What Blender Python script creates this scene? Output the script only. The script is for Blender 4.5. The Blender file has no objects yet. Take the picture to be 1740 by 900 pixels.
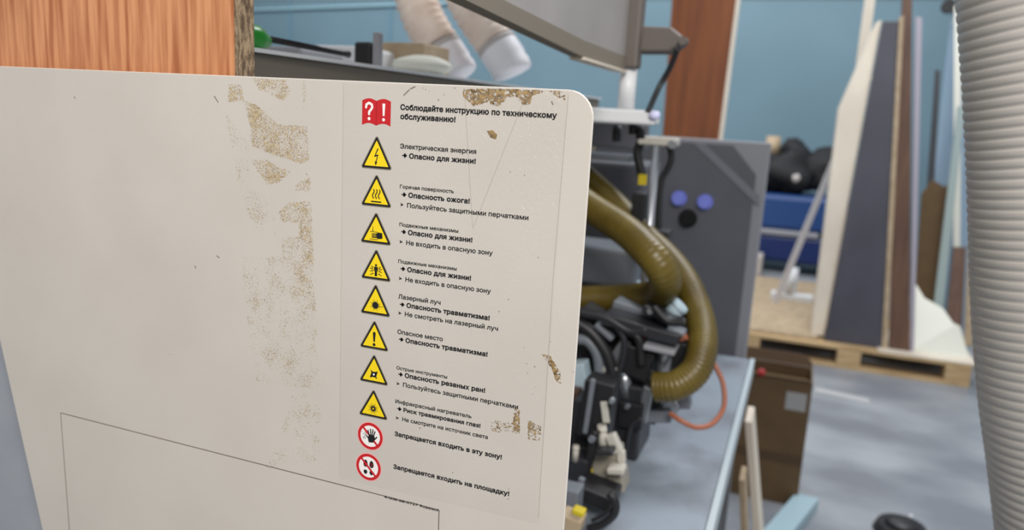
import bpy, bmesh, math, random
from mathutils import Vector, Matrix, noise
from mathutils.geometry import delaunay_2d_cdt
random.seed(7)
scene = bpy.context.scene
COL = scene.collection
V = Vector

# ------------------------------------------------------------------ camera
F = 1302.0                      # focal length in pixels of the 1740x900 frame
H = 1.5
ex = V((3540, 448, -1302)).normalized()
dn = V((-350, 6550, 1302)); dn = (dn - ex * dn.dot(ex)).normalized()
up = -dn
ey = up.cross(ex)
CAM = V((0, 0, H))
ROT = Matrix((ex, ey, up))      # image axes (right, down, forward) to world axes
cd = bpy.data.cameras.new('camera'); cam = bpy.data.objects.new('camera', cd); COL.objects.link(cam)
r_, d_, f_ = ROT @ V((1, 0, 0)), ROT @ V((0, 1, 0)), ROT @ V((0, 0, 1))
M4 = Matrix((r_, -d_, -f_)).transposed().to_4x4(); M4.translation = CAM
cam.matrix_world = M4
cd.sensor_fit = 'HORIZONTAL'; cd.sensor_width = 36; cd.lens = 36 * F / 1740
cd.clip_start = 0.02; cd.clip_end = 200
cd.dof.use_dof = True; cd.dof.focus_distance = 0.512; cd.dof.aperture_fstop = cd.lens / 4.2
scene.camera = cam

# ------------------------------------------------------------------ light
scene.view_settings.view_transform = 'Standard'; scene.view_settings.look = 'None'
scene.view_settings.gamma = 1; scene.view_settings.use_curve_mapping = False
scene.view_settings.exposure = 0.0
w = bpy.data.worlds.new('world'); scene.world = w; w.use_nodes = True
w.node_tree.nodes['Background'].inputs[0].default_value = (0.90, 0.95, 1.0, 1)
w.node_tree.nodes['Background'].inputs[1].default_value = 0.47


def lamp(name, loc, target, sx, sy, power, col):
    l = bpy.data.lights.new(name, 'AREA'); l.shape = 'RECTANGLE'; l.size = sx; l.size_y = sy
    l.energy = power; l.color = col
    o = bpy.data.objects.new(name, l); COL.objects.link(o); o.location = loc
    o.rotation_euler = (V(target) - V(loc)).to_track_quat('-Z', 'Y').to_euler()
    return o


lamp('ceiling_lamp_front', (0.65, -0.75, 2.75), (-0.3, 0.45, 1.4), 1.2, 0.6, 52, (1.0, 0.95, 0.90))
lamp('ceiling_lamp_middle', (0.6, 3.2, 4.2), (0.3, 3.6, 0), 2.2, 1.0, 110, (0.97, 0.98, 1.0))
lamp('ceiling_lamp_rear', (-0.8, 6.4, 4.4), (-0.6, 9.0, 0.8), 3.0, 1.2, 150, (0.97, 0.98, 1.0))
lamp('left_wall_fill', (-5.5, 6.6, 4.4), (-5.6, 9.6, 1.2), 4.0, 1.2, 120, (0.97, 0.98, 1.0))  # unseen fill light added to brighten the left of the back wall


# ------------------------------------------------------------------ helpers
def ray(px, py):
    return ROT @ V(((px - 870) / F, (py - 450) / F, 1.0))


def PY(px, py, Y): d = ray(px, py); return CAM + d * (Y / d.y)
def PZ(px, py, Z): d = ray(px, py); return CAM + d * ((Z - H) / d.z)
def PX(px, py, X): d = ray(px, py); return CAM + d * (X / d.x)


def lin(c):
    return tuple(((v / 255) / 12.92 if v / 255 <= 0.04045 else ((v / 255 + 0.055) / 1.055) ** 2.4) for v in c)


def mat(name, rgb, rough=0.5, metal=0.0, rgb2=None, vscale=(5, 5, 5), lo=0.35, hi=0.65, detail=4, bump=None, spec=None, coat=None):
    m = bpy.data.materials.new(name); m.use_nodes = True
    nt = m.node_tree; b = nt.nodes['Principled BSDF']
    b.inputs['Base Color'].default_value = (*lin(rgb), 1)
    b.inputs['Roughness'].default_value = rough; b.inputs['Metallic'].default_value = metal
    if spec is not None: b.inputs['Specular IOR Level'].default_value = spec
    if coat is not None: b.inputs['Coat Weight'].default_value = coat
    tc = nt.nodes.new('ShaderNodeTexCoord')
    if rgb2:
        mp = nt.nodes.new('ShaderNodeMapping'); mp.inputs['Scale'].default_value = vscale
        no = nt.nodes.new('ShaderNodeTexNoise'); no.inputs['Scale'].default_value = 1.0; no.inputs['Detail'].default_value = detail
        cr = nt.nodes.new('ShaderNodeValToRGB')
        cr.color_ramp.elements[0].position = lo; cr.color_ramp.elements[1].position = hi
        cr.color_ramp.elements[0].color = (*lin(rgb2), 1); cr.color_ramp.elements[1].color = (*lin(rgb), 1)
        nt.links.new(tc.outputs['Object'], mp.inputs[0]); nt.links.new(mp.outputs[0], no.inputs[0])
        nt.links.new(no.outputs[0], cr.inputs[0]); nt.links.new(cr.outputs[0], b.inputs['Base Color'])
    if bump:
        n2 = nt.nodes.new('ShaderNodeTexNoise'); n2.inputs['Scale'].default_value = bump[0]; n2.inputs['Detail'].default_value = 2
        bp = nt.nodes.new('ShaderNodeBump'); bp.inputs['Strength'].default_value = bump[1]; bp.inputs['Distance'].default_value = bump[2]
        nt.links.new(tc.outputs['Object'], n2.inputs[0]); nt.links.new(n2.outputs[0], bp.inputs['Height'])
        nt.links.new(bp.outputs[0], b.inputs['Normal'])
    return m


ORG = {}


class MB:
    """collects shapes in world coordinates, then links them as one mesh object"""
    def __init__(s): s.bm = bmesh.new(); s.mi = 0

    def _f(s, fs, smooth=False):
        for f in fs: f.material_index = s.mi; f.smooth = smooth

    def hexa(s, p):                       # 8 corners: bottom loop 4, top loop 4
        v = [s.bm.verts.new(q) for q in p]
        s._f([s.bm.faces.new([v[i] for i in q]) for q in
              ((3, 2, 1, 0), (4, 5, 6, 7), (0, 1, 5, 4), (1, 2, 6, 5), (2, 3, 7, 6), (3, 0, 4, 7))])
        return s

    def box(s, a, b, rot=None):
        a, b = V(a), V(b); c = (a + b) / 2
        p = [V((x, y, z)) for z in (a.z, b.z) for x, y in ((a.x, a.y), (b.x, a.y), (b.x, b.y), (a.x, b.y))]
        if rot is not None: p = [c + rot @ (q - c) for q in p]
        return s.hexa(p)

    def cbox(s, c, size, rot=None):
        c = V(c); h = V(size) / 2
        return s.box(c - h, c + h, rot)

    def prism(s, pts, off, mside=None):
        off = V(off); n = len(pts)
        a = [s.bm.verts.new(p) for p in pts]; b = [s.bm.verts.new(V(p) + off) for p in pts]
        s._f([s.bm.faces.new(a), s.bm.faces.new(b[::-1])])
        fs = [s.bm.faces.new((a[i], b[i], b[(i + 1) % n], a[(i + 1) % n])) for i in range(n)]
        s._f(fs)
        if mside is not None:
            for f in fs: f.material_index = mside
        return s

    def face(s, pts):
        s._f([s.bm.faces.new([s.bm.verts.new(p) for p in pts])]); return s

    def tube(s, pts, rad, seg=14, cap=True, squash=None):
        pts = [V(p) for p in pts]; n = len(pts)
        rf = rad if callable(rad) else (lambda i: rad)
        t0 = (pts[1] - pts[0]).normalized()
        nrm = t0.orthogonal().normalized()
        rings = []
        for i, p in enumerate(pts):
            t = (pts[min(i + 1, n - 1)] - pts[max(i - 1, 0)])
            t = t.normalized() if t.length > 1e-9 else t0
            nrm = (nrm - t * nrm.dot(t)).normalized(); bi = t.cross(nrm)
            r = rf(i)
            rings.append([s.bm.verts.new(p + (nrm * math.cos(2 * math.pi * k / seg) + bi * math.sin(2 * math.pi * k / seg)) * r) for k in range(seg)])
        fs = []
        for i in range(n - 1):
            for k in range(seg):
                fs.append(s.bm.faces.new((rings[i][k], rings[i][(k + 1) % seg], rings[i + 1][(k + 1) % seg], rings[i + 1][k])))
        s._f(fs, True)
        if cap: s._f([s.bm.faces.new(rings[0][::-1]), s.bm.faces.new(rings[-1])])
        return s

    def cyl(s, a, b, r, r2=None, seg=20):
        a, b = V(a), V(b); r2 = r if r2 is None else r2
        return s.tube([a, b], lambda i: (r, r2)[i], seg)

    def blob(s, c, r, sc=(1, 1, 1), seed=0, amp=0.25, sub=3):
        g = bmesh.ops.create_icosphere(s.bm, subdivisions=sub, radius=1)
        for v in g['verts']:
            k = 1 + amp * noise.noise(v.co * 1.7 + V((seed * 3.1, seed, 0)))
            v.co = V(c) + V((v.co.x * sc[0], v.co.y * sc[1], v.co.z * sc[2])) * r * k
        fs = set(f for v in g['verts'] for f in v.link_faces); s._f(fs, True)
        return s

    def build(s, name, mats, parent=None, bevel=0, loc=None):
        bmesh.ops.recalc_face_normals(s.bm, faces=s.bm.faces[:])
        me = bpy.data.meshes.new(name); s.bm.to_mesh(me); s.bm.free()
        for m in (mats if isinstance(mats, (list, tuple)) else [mats]): me.materials.append(m)
        o = bpy.data.objects.new(name, me); COL.objects.link(o)
        if parent is not None:
            org = ORG[parent]; o.parent = parent
        elif loc is not None: org = V(loc)
        else:
            vs = [v.co for v in me.vertices]
            org = V(((min(v.x for v in vs) + max(v.x for v in vs)) / 2, (min(v.y for v in vs) + max(v.y for v in vs)) / 2, min(v.z for v in vs)))
        me.transform(Matrix.Translation(-org))
        if parent is None: o.location = org
        ORG[o] = org
        if bevel:
            b = o.modifiers.new('bevel', 'BEVEL'); b.width = bevel; b.segments = 2; b.limit_method = 'ANGLE'; b.angle_limit = 0.7
        return o


def thing(name, loc, label, cat, group=None):
    o = bpy.data.objects.new(name, None); COL.objects.link(o); o.location = loc; ORG[o] = V(loc)
    o.empty_display_size = 0.05
    return tag(o, label, cat, group)


def tag(o, label, cat, group=None):
    o['label'] = label; o['category'] = cat
    if group: o['group'] = group
    return o


def struct(o): o['kind'] = 'structure'; return o


def spline(pts, n=10):
    pts = [V(p) for p in pts]; P = [pts[0] * 2 - pts[1]] + pts + [pts[-1] * 2 - pts[-2]]; out = []
    for i in range(1, len(P) - 2):
        for k in range(n):
            t = k / n; a, b, c, d = P[i - 1], P[i], P[i + 1], P[i + 2]
            out.append(0.5 * (2 * b + (c - a) * t + (2 * a - 5 * b + 4 * c - d) * t * t + (3 * b - a - 3 * c + d) * t ** 3))
    out.append(pts[-1]); return out


def resample(pts, step):
    out = [pts[0]]; acc = 0.0
    for a, b in zip(pts, pts[1:]):
        L = (b - a).length; d = step - acc
        while d <= L and L > 0:
            out.append(a.lerp(b, d / L)); d += step
        acc = (acc + L) % step
    return out


def ribbed(mb, pts, r, pitch, depth, seg=28, sub=4, n=14):
    p = resample(spline(pts, n), pitch / sub)
    mb.tube(p, lambda i: r + depth * ((2 * abs(math.sin(math.pi * i / sub)) ** 0.5 - 1) if sub >= 6 else math.cos(2 * math.pi * i / sub)), seg)
    return mb


# ------------------------------------------------------------------ materials
m_panel = mat('powder_coat_beige', (206, 199, 189), 0.42, 0, (199, 191, 181), (9, 9, 9), 0.3, 0.7, bump=(330, 0.08, 0.0008))
m_plate = mat('grey_lacquer', (158, 162, 168), 0.5, 0, (148, 152, 159), (12, 12, 12))
m_rim = mat('edge_highlight', (225, 220, 212), 0.4)  # paler rim colour paints the white highlight along the sheet edge
m_black = mat('print_black', (18, 18, 20), 0.5)
m_yellow = mat('print_yellow', (245, 212, 20), 0.4)
m_red = mat('print_red', (196, 28, 34), 0.4)
m_pink = mat('print_pink', (236, 176, 172), 0.4)
m_white = mat('print_white', (242, 236, 232), 0.4)
m_halo = mat('print_olive_border', (134, 126, 106), 0.5)
m_hair = mat('hairline', (98, 88, 76), 0.6)
m_beech = mat('beech_laminate', (214, 150, 104), 0.42, 0, (170, 102, 62), (170, 170, 11), 0.34, 0.6, 6)
m_chip = mat('particleboard_core', (164, 142, 114), 0.85, 0, (94, 76, 58), (330, 330, 110), 0.38, 0.62, 5, bump=(500, 0.6, 0.001))
m_wall = mat('blue_wall_paint', (106, 133, 146), 0.7, 0, (99, 126, 138), (0.7, 0.7, 0.7))
m_floor = mat('concrete', (160, 165, 170), 0.42, 0, (122, 126, 134), (1.6, 2.6, 1), 0.36, 0.64, 6)
m_table = mat('machine_table_enamel', (148, 159, 171), 0.38, 0, (122, 126, 134), (9, 7, 9), 0.3, 0.56, 5)
m_body = mat('machine_body_grey', (112, 118, 126), 0.5)
m_dkplate = mat('dark_grey_enamel', (102, 103, 110), 0.45, 0, (94, 95, 102), (4, 4, 4))
m_ltgrey = mat('light_grey_enamel', (148, 149, 155), 0.4)
m_hood = mat('hood_enamel', (166, 162, 160), 0.45, 0, (152, 148, 146), (4, 4, 4))
m_olive = mat('olive_grey_enamel', (128, 119, 106), 0.5)
m_bracket = mat('brown_grey_enamel', (104, 96, 90), 0.5)
m_whitem = mat('white_enamel', (226, 228, 230), 0.4)
m_dark = mat('black_rubber', (30, 30, 33), 0.45)
m_dark2 = mat('dark_casting', (52, 53, 58), 0.4, 0.3)
m_alu = mat('brushed_aluminium', (178, 182, 188), 0.32, 0.8)
m_holder = mat('grey_beige_casting', (150, 144, 132), 0.5)
m_pale = mat('pale_plastic', (196, 192, 182), 0.5)
m_paleblue = mat('pale_blue_plastic', (176, 196, 206), 0.45)
m_amber = mat('amber_polyurethane', (108, 92, 34), 0.36, 0, (86, 71, 20), (14, 14, 14), spec=0.5)
m_orange = mat('orange_tubing', (168, 102, 76), 0.4)
m_duct = mat('pale_duct_fabric', (222, 206, 192), 0.55, 0, (206, 186, 172), (14, 14, 14))
m_cuff = mat('white_cuff', (222, 220, 224), 0.5)
m_grey = mat('grey_and_shade', (176, 170, 166), 0.6)  # plain grey for crate and gauge, painted shade on the ducts
m_green = mat('green_plastic', (32, 138, 40), 0.3)
m_steel = mat('dark_steel', (44, 42, 44), 0.35, 0.6)
m_rust = mat('brown_plank', (138, 77, 38), 0.5, 0, (102, 54, 22), (16, 16, 1.2), 0.3, 0.7)
m_tan = mat('tan_board', (182, 162, 134), 0.65, 0, (162, 141, 114), (20, 20, 20))
m_pallet = mat('raw_pine', (204, 176, 134), 0.7, 0, (168, 138, 98), (6, 40, 40), 0.3, 0.7)
m_cream = mat('cream_board', (232, 222, 204), 0.5, 0, (216, 204, 188), (3, 3, 2))
m_dkboard = mat('anthracite_board', (74, 74, 84), 0.5, 0, (64, 64, 74), (4, 4, 2))
m_brown = mat('brown_board', (104, 74, 56), 0.55, 0, (84, 58, 44), (20, 20, 2))
m_lilac = mat('lilac_edge', (166, 160, 172), 0.5)
m_sheet = mat('white_sheet', (222, 222, 210), 0.6)
m_green2 = mat('pale_green_board', (150, 166, 164), 0.5)
m_bluebrd = mat('blue_grey_board', (128, 152, 172), 0.4)
m_card = mat('cardboard', (102, 80, 52), 0.8, 0, (92, 71, 46), (8, 8, 8))
m_carddk = mat('cardboard_inside', (82, 62, 42), 0.85)
m_label = mat('grey_label', (160, 158, 156), 0.5)
m_bluem = mat('blue_enamel', (26, 62, 116), 0.45)
m_hose = mat('white_hose', (200, 195, 188), 0.3, 0, (190, 184, 176), (4, 4, 4), spec=0.6)
m_knobblue = mat('blue_indicator', (140, 150, 240), 0.3)
m_knob = mat('black_knob', (14, 14, 15), 0.4)
m_stickery = mat('yellow_sticker', (200, 180, 30), 0.5)
m_plankblue = mat('pale_blue_plank', (160, 186, 196), 0.5)


def film_mat():
    m = bpy.data.materials.new('clear_film'); m.use_nodes = True; nt = m.node_tree
    nt.nodes.remove(nt.nodes['Principled BSDF'])
    t = nt.nodes.new('ShaderNodeBsdfTransparent'); g = nt.nodes.new('ShaderNodeBsdfGlossy'); g.inputs['Roughness'].default_value = 0.28
    mx = nt.nodes.new('ShaderNodeMixShader'); mx.inputs[0].default_value = 0.04
    tc = nt.nodes.new('ShaderNodeTexCoord'); no = nt.nodes.new('ShaderNodeTexNoise'); no.inputs['Scale'].default_value = 340; no.inputs['Detail'].default_value = 3
    bp = nt.nodes.new('ShaderNodeBump'); bp.inputs['Strength'].default_value = 0.8; bp.inputs['Distance'].default_value = 0.002
    nt.links.new(tc.outputs['Object'], no.inputs[0]); nt.links.new(no.outputs[0], bp.inputs['Height']); nt.links.new(bp.outputs[0], g.inputs['Normal'])
    nt.links.new(t.outputs[0], mx.inputs[1]); nt.links.new(g.outputs[0], mx.inputs[2])
    nt.links.new(mx.outputs[0], nt.nodes['Material Output'].inputs[0])
    return m


def residue_mat(name, c1, c2, scale, dens):
    """glue crumbs: opaque where a fine noise lies above 1 - (how thick the residue lies there)"""
    m = bpy.data.materials.new(name); m.use_nodes = True; nt = m.node_tree; L = nt.links.new
    b = nt.nodes['Principled BSDF']; b.inputs['Roughness'].default_value = 0.8
    tc = nt.nodes.new('ShaderNodeTexCoord')
    no = nt.nodes.new('ShaderNodeTexNoise'); no.inputs['Scale'].default_value = scale; no.inputs['Detail'].default_value = 5; no.inputs['Roughness'].default_value = 0.62; no.inputs['Distortion'].default_value = 0.8
    big = nt.nodes.new('ShaderNodeTexNoise'); big.inputs['Scale'].default_value = 75; big.inputs['Detail'].default_value = 3
    at = nt.nodes.new('ShaderNodeAttribute'); at.attribute_name = 'thickness'
    a1 = nt.nodes.new('ShaderNodeMath'); a1.operation = 'MULTIPLY_ADD'; a1.inputs[1].default_value = dens[0]   # thickness * k + noise
    a2 = nt.nodes.new('ShaderNodeMath'); a2.operation = 'MULTIPLY_ADD'; a2.inputs[1].default_value = dens[1]   # + big * k
    mr = nt.nodes.new('ShaderNodeMapRange'); mr.inputs[1].default_value = dens[2]; mr.inputs[2].default_value = dens[3]
    for o in ((tc, no), (tc, big)): L(o[0].outputs['Object'], o[1].inputs[0])
    L(at.outputs['Fac'], a1.inputs[0]); L(no.outputs[0], a1.inputs[2])
    L(big.outputs[0], a2.inputs[0]); L(a1.outputs[0], a2.inputs[2]); L(a2.outputs[0], mr.inputs[0])
    cr = nt.nodes.new('ShaderNodeValToRGB'); cr.color_ramp.elements[0].color = (*lin(c1), 1); cr.color_ramp.elements[1].color = (*lin(c2), 1)
    cr.color_ramp.elements[0].position = 0.35; cr.color_ramp.elements[1].position = 0.65
    n3 = nt.nodes.new('ShaderNodeTexNoise'); n3.inputs['Scale'].default_value = 300; n3.inputs['Detail'].default_value = 4
    L(tc.outputs['Object'], n3.inputs[0]); L(n3.outputs[0], cr.inputs[0]); L(cr.outputs[0], b.inputs['Base Color'])
    t = nt.nodes.new('ShaderNodeBsdfTransparent'); mx = nt.nodes.new('ShaderNodeMixShader')
    L(mr.outputs[0], mx.inputs[0]); L(t.outputs[0], mx.inputs[1]); L(b.outputs[0], mx.inputs[2])
    L(mx.outputs[0], nt.nodes['Material Output'].inputs[0])
    return m


m_film = film_mat()
m_res = residue_mat('tan_glue_residue', (150, 124, 80), (204, 184, 144), 860, (0.36, 0.40, 0.995, 1.11))
m_res2 = residue_mat('brown_glue_residue', (88, 66, 36), (176, 146, 96), 520, (0.5, 0.35, 1.08, 1.2))

# ------------------------------------------------------------------ setting
struct(MB().box((-14, -4, -0.1), (6, 9.7, 0)).build('floor', m_floor))
struct(MB().box((-14, 9.6, 0), (6, 9.75, 4.6)).build('wall_back', m_wall))
b = MB(); b.box((-14, 9.575, 2.925), (6, 9.6, 2.985))
struct(b.build('trim_1', mat('trim_paint', (150, 164, 170), 0.6), bevel=0.01))
b = MB()
for x in (-7.2, -5.55): b.box((x - 0.02, 9.585, 0), (x + 0.02, 9.6, 2.9))
struct(b.build('trim_2', mat('seam_paint', (96, 132, 150), 0.7)))
p0, p1 = PY(425, 17, 9.56), PY(700, 7, 9.56)
tag(MB().tube([p0 + (p0 - p1) * 0.6, p0, p1, p1 + (p1 - p0) * 0.8], 0.02, 8).build('wall_cable', mat('pale_cable', (150, 184, 196), 0.5)),
    'pale thin cable running along the blue back wall at upper left', 'cable')
a, c = PZ(1385, 662, 0), PZ(1477, 682, 0)
struct(MB().hexa([V((a.x, a.y - 0.03, 0.0005)), V((c.x, c.y - 0.03, 0.0005)), V((c.x, c.y + 0.05, 0.0005)), V((a.x, a.y + 0.05, 0.0005)),
                  V((a.x, a.y - 0.03, 0.002)), V((c.x, c.y - 0.03, 0.002)), V((c.x, c.y + 0.05, 0.002)), V((a.x, a.y + 0.05, 0.002))]).build('trim_3', mat('floor_marking', (182, 184, 185), 0.6)))

# ------------------------------------------------------------------ guard panel
D = 0.45; TH = 0.0025
XR, ZT, RC = -0.1215, 1.5152, 0.0165
guard = thing('guard_panel', (-0.40, D, 0), 'beige sheet metal guard panel with rounded corner covered in warning stickers', 'guard panel')
outline = [V((XR - 0.15, D, 0)), V((XR, D, 0))]
for k in range(9):
    t = math.pi / 2 * k / 8
    outline.append(V((XR - RC + RC * math.cos(t), D, ZT - RC + RC * math.sin(t))))
pa, pb = PY(0, 580, D), PY(72, 900, D)
dx = (pb.x - pa.x) / (pb.z - pa.z)
outline += [V((pa.x + dx * (ZT - pa.z), D, ZT)), V((pa.x + dx * (0.9 - pa.z), D, 0.9)), V((pa.x + dx * (0.9 - pa.z), D, 0))]
b = MB(); b.prism(outline, (0, TH, 0), 1); b.build('sheet', [m_panel, m_rim], guard, bevel=0.0006)
b = MB(); b.box((-1.0, D + 0.012, 0), (-0.52, D + 0.018, 1.42)); b.build('backing_plate', m_plate, guard)['label'] = 'blue-grey plate behind the slanted left edge'


def pt(px, py, layer=0):            # a point on the panel face
    p = PY(px, py, D); p.y = D - 0.00005 * (layer + 1); return p


# residue patches -----------------------------------------------------------
def inside(poly, x, y):
    c = False; n = len(poly); j = n - 1
    for i in range(n):
        xi, yi = poly[i]; xj, yj = poly[j]
        if (yi > y) != (yj > y) and x < (xj - xi) * (y - yi) / (yj - yi) + xi: c = not c
        j = i
    return c


def edge_dist(poly, x, y):
    best = 1e9; n = len(poly)
    for i in range(n):
        x1, y1 = poly[i]; x2, y2 = poly[(i + 1) % n]
        dx_, dy_ = x2 - x1, y2 - y1
        t = max(0, min(1, ((x - x1) * dx_ + (y - y1) * dy_) / (dx_ * dx_ + dy_ * dy_ + 1e-9)))
        best = min(best, math.hypot(x - x1 - t * dx_, y - y1 - t * dy_))
    return best


def z4(pts): return [(360 + x / 2.904, 110 + y / 2.904) for x, y in pts]
def zl(pts): return [(x / 1.8, 400 + y / 1.8) for x, y in pts]
def z1(pts): return [(560 + x / 3.104, 130 + y / 3.104) for x, y in pts]
def z2(pts): return [(560 + x / 3.104, 400 + y / 3.104) for x, y in pts]
def z3(pts): return [(560 + x / 3.104, 610 + y / 3.104) for x, y in pts]


def residue(polys, material, label, soft=5.0, step=2.0):
    xs = [p[0] for q, k in polys for p in q]; ys = [p[1] for q, k in polys for p in q]
    bm = bmesh.new(); lay = bm.verts.layers.float.new('thickness'); g = {}
    x0, y0 = min(xs) - 2, min(ys) - 2
    nx, ny = int((max(xs) - x0) / step) + 2, int((max(ys) - y0) / step) + 2
    for i in range(nx):
        for j in range(ny):
            x, y = x0 + i * step, y0 + j * step; k = 0
            for q, kk in polys:
                if inside(q, x, y): k = max(k, kk * min(1, 0.25 + edge_dist(q, x, y) / soft))
            p = pt(x, y, 0)
            if p.z > ZT - 0.001: k = 0
            v = bm.verts.new(p - ORG[guard]); v[lay] = k; g[i, j] = v
    for i in range(nx - 1):
        for j in range(ny - 1):
            q = (g[i, j], g[i + 1, j], g[i + 1, j + 1], g[i, j + 1])
            if max(v[lay] for v in q) > 0: bm.faces.new(q)
    for v in [v for v in bm.verts if not v.link_faces]: bm.verts.remove(v)
    me = bpy.data.meshes.new('glue_residue'); bm.to_mesh(me); bm.free(); me.materials.append(material)
    o = bpy.data.objects.new('glue_residue', me); COL.objects.link(o); o.parent = guard; o['label'] = label
    return o


residue([(z4([(170, 45), (370, 62), (400, 140), (350, 185), (230, 130)]), .85), (z4([(440, 62), (470, 62), (468, 230), (440, 225)]), .72),
         (z4([(75, 85), (150, 85), (165, 185), (75, 190)]), .9),
         (z4([(145, 160), (230, 195), (330, 285), (478, 296), (487, 475), (440, 495), (310, 455), (190, 410), (180, 300)]), .88),
         (z4([(175, 460), (260, 455), (340, 500), (418, 520), (330, 590), (270, 600)]), .85),
         (z4([(410, 580), (492, 540), (494, 640), (400, 630)]), .8),
         (z4([(320, 720), (380, 670), (497, 660), (512, 1000), (440, 1000), (420, 790), (340, 780)]), .85),
         (zl([(855, 0), (955, 0), (972, 235), (905, 225), (865, 130)]), .75),
         (zl([(740, 60), (960, 60), (985, 480), (780, 450), (735, 150)]), 0.62),
         (zl([(900, 480), (985, 470), (985, 690), (800, 720)]), .58), (zl([(870, 400), (983, 395), (984, 480), (900, 470)]), .6),
         (z4([(80, 240), (200, 400), (180, 600), (320, 640), (330, 860), (200, 820), (130, 620), (60, 250)]), .60)],
        m_res, 'tan crumbly strip of old glue left of the stickers')
residue([(z1([(695, 60), (1130, 56), (1135, 85), (1075, 105), (1066, 152), (1020, 160), (980, 112), (940, 115), (905, 160), (860, 165), (840, 140), (760, 165), (700, 112)]), 1.0),
         (z1([(1150, 60), (1252, 66), (1250, 135), (1160, 98)]), .95)], m_res2, 'dark brown glue residue at the top right of the stickers', 3.5, 1.4)
residue([(z1([(823, 283), (862, 280), (888, 305), (880, 335), (845, 325)]), 1.4)], m_res2, 'small brown stain under the first line of text', 2.5, 1.0)
residue([(z2([(1105, 615), (1165, 628), (1222, 720), (1230, 790), (1195, 775), (1165, 700)]), 0.95), (z2([(1155, 650), (1175, 650), (1205, 740), (1190, 765)]), 1.6)], m_res2, 'brown smear near the right edge', 2.5, 1.0)
residue([(z3([(845, 310), (955, 330), (975, 250), (1005, 238), (1010, 398), (845, 388)]), .78), (z3([(962, 300), (1008, 250), (1008, 395), (970, 380)]), 1.0), (z3([(1040, 310), (1122, 350), (1118, 442), (1040, 425)]), .85)],
        m_res2, 'flaky brown residue after the last warning texts', 3, 1.4)

# hairlines and scratches -----------------------------------------------------
def line(b, p, q, wpx, layer=1):
    a, c = pt(*p, layer), pt(*q, layer); d = c - a; nrm = V((-d.z, 0, d.x)).normalized() * wpx * 0.00040 / 2
    b.face([a - nrm, c - nrm, c + nrm, a + nrm])


b = MB()
line(b, (103, 701), (746, 866), 1.7); line(b, (103, 701), (118, 900), 1.5); line(b, (746, 866), (745, 910), 1.7)
b.build('outline', m_hair, guard)['label'] = 'thin scribed rectangle low on the panel'
m_crease = mat('crease', (166, 154, 138), 0.6)
for poly_, wd in ((((790, 165), (803, 385)), .5), (((803.5, 388), (887, 178)), .6), (((966, 160), (940, 470), (915, 880)), .6), (((584, 140), (580, 450), (577, 790)), .3)):
    b = MB(); P_ = [pt(*p, 1) for p in poly_]; hw = wd * 0.0002; sd = []
    for i in range(len(P_)):
        d = (P_[min(i + 1, len(P_) - 1)] - P_[max(i - 1, 0)]).normalized(); nr = V((-d.z, 0, d.x)) * hw
        sd.append((b.bm.verts.new(P_[i] - nr), b.bm.verts.new(P_[i] + nr)))
    for (l0, r0), (l1, r1) in zip(sd, sd[1:]): b.bm.faces.new((l0, l1, r1, r0))
    b.build('film_crease', m_crease, guard)
b = MB()
for k in range(34):
    x, y = random.choice([(random.uniform(685, 790), random.uniform(146, 172)), (random.uniform(20, 560), random.uniform(150, 690)), (random.uniform(880, 975), random.uniform(600, 700)), (random.uniform(700, 900), random.uniform(720, 850)), (random.uniform(830, 950), random.uniform(200, 600))])
    L_ = random.uniform(1, 3.2); an = random.uniform(0.4, 1.3)
    line(b, (x, y), (x + L_ * math.cos(an), y + (L_ if x < 600 else -L_) * math.sin(an)), random.uniform(.7, 1.6))
for x0, y0, x1, y1 in ((686, 162, 696, 152), (697, 151, 706, 147), (126, 164, 128, 167), (364, 163, 371, 174), (331, 451, 333, 456), (368, 434, 373, 438), (937, 172, 940, 178)): line(b, (x0, y0), (x1, y1), 2.0)
b.build('scratch_marks', mat('scratch', (132, 120, 106), 0.7), guard)['kind'] = 'stuff'

# --- warning label -------------------------------------------------------------
b = MB(); q = [(582, 141), (967, 152), (914, 890), (576, 812)]
b.face([pt(*p, 0) + V((0, -0.00002, 0)) for p in q])
lab = b.build('warning_label', m_film, guard); lab['label'] = 'clear printed film with pictograms and black text'


class Pict(MB):
    """flat print: polygons in millimetres about a centre on the panel face"""
    def __init__(s, c): super().__init__(); s.c = c; s.n = 0

    def P(s, x, z, layer): return V((s.c.x + x / 1000, D - 0.0001 - 0.00005 * layer - 0.0000004 * s.n, s.c.z + z / 1000))

    def poly(s, pts, mi, layer=0):
        s.mi = mi; s.n += 1; f = s.bm.faces.new([s.bm.verts.new(s.P(x, z, layer)) for x, z in pts]); f.material_index = mi
        bmesh.ops.triangulate(s.bm, faces=[f]); return s

    def disc(s, x, z, r, mi, layer, n=40, rz=None):
        return s.poly([(x + r * math.cos(2 * math.pi * k / n), z + (rz or r) * math.sin(2 * math.pi * k / n)) for k in range(n)], mi, layer)

    def stroke(s, pts, wd, mi, layer):
        for (x0, z0), (x1, z1) in zip(pts, pts[1:]):
            d = math.hypot(x1 - x0, z1 - z0); nx, nz = -(z1 - z0) / d * wd / 2, (x1 - x0) / d * wd / 2
            s.poly([(x0 - nx, z0 - nz), (x1 - nx, z1 - nz), (x1 + nx, z1 + nz), (x0 + nx, z0 + nz)], mi, layer)
        return s


def rtri(R, r):                 # equilateral triangle, circumradius R, rounded with r
    out = []
    for a in (90, 210, 330):
        cx, cz = (R - 2 * r) * math.cos(math.radians(a)), (R - 2 * r) * math.sin(math.radians(a))
        for k in range(7):
            t = math.radians(a - 60 + 20 * k); out.append((cx + r * math.cos(t), cz + r * math.sin(t)))
    return out


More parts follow.
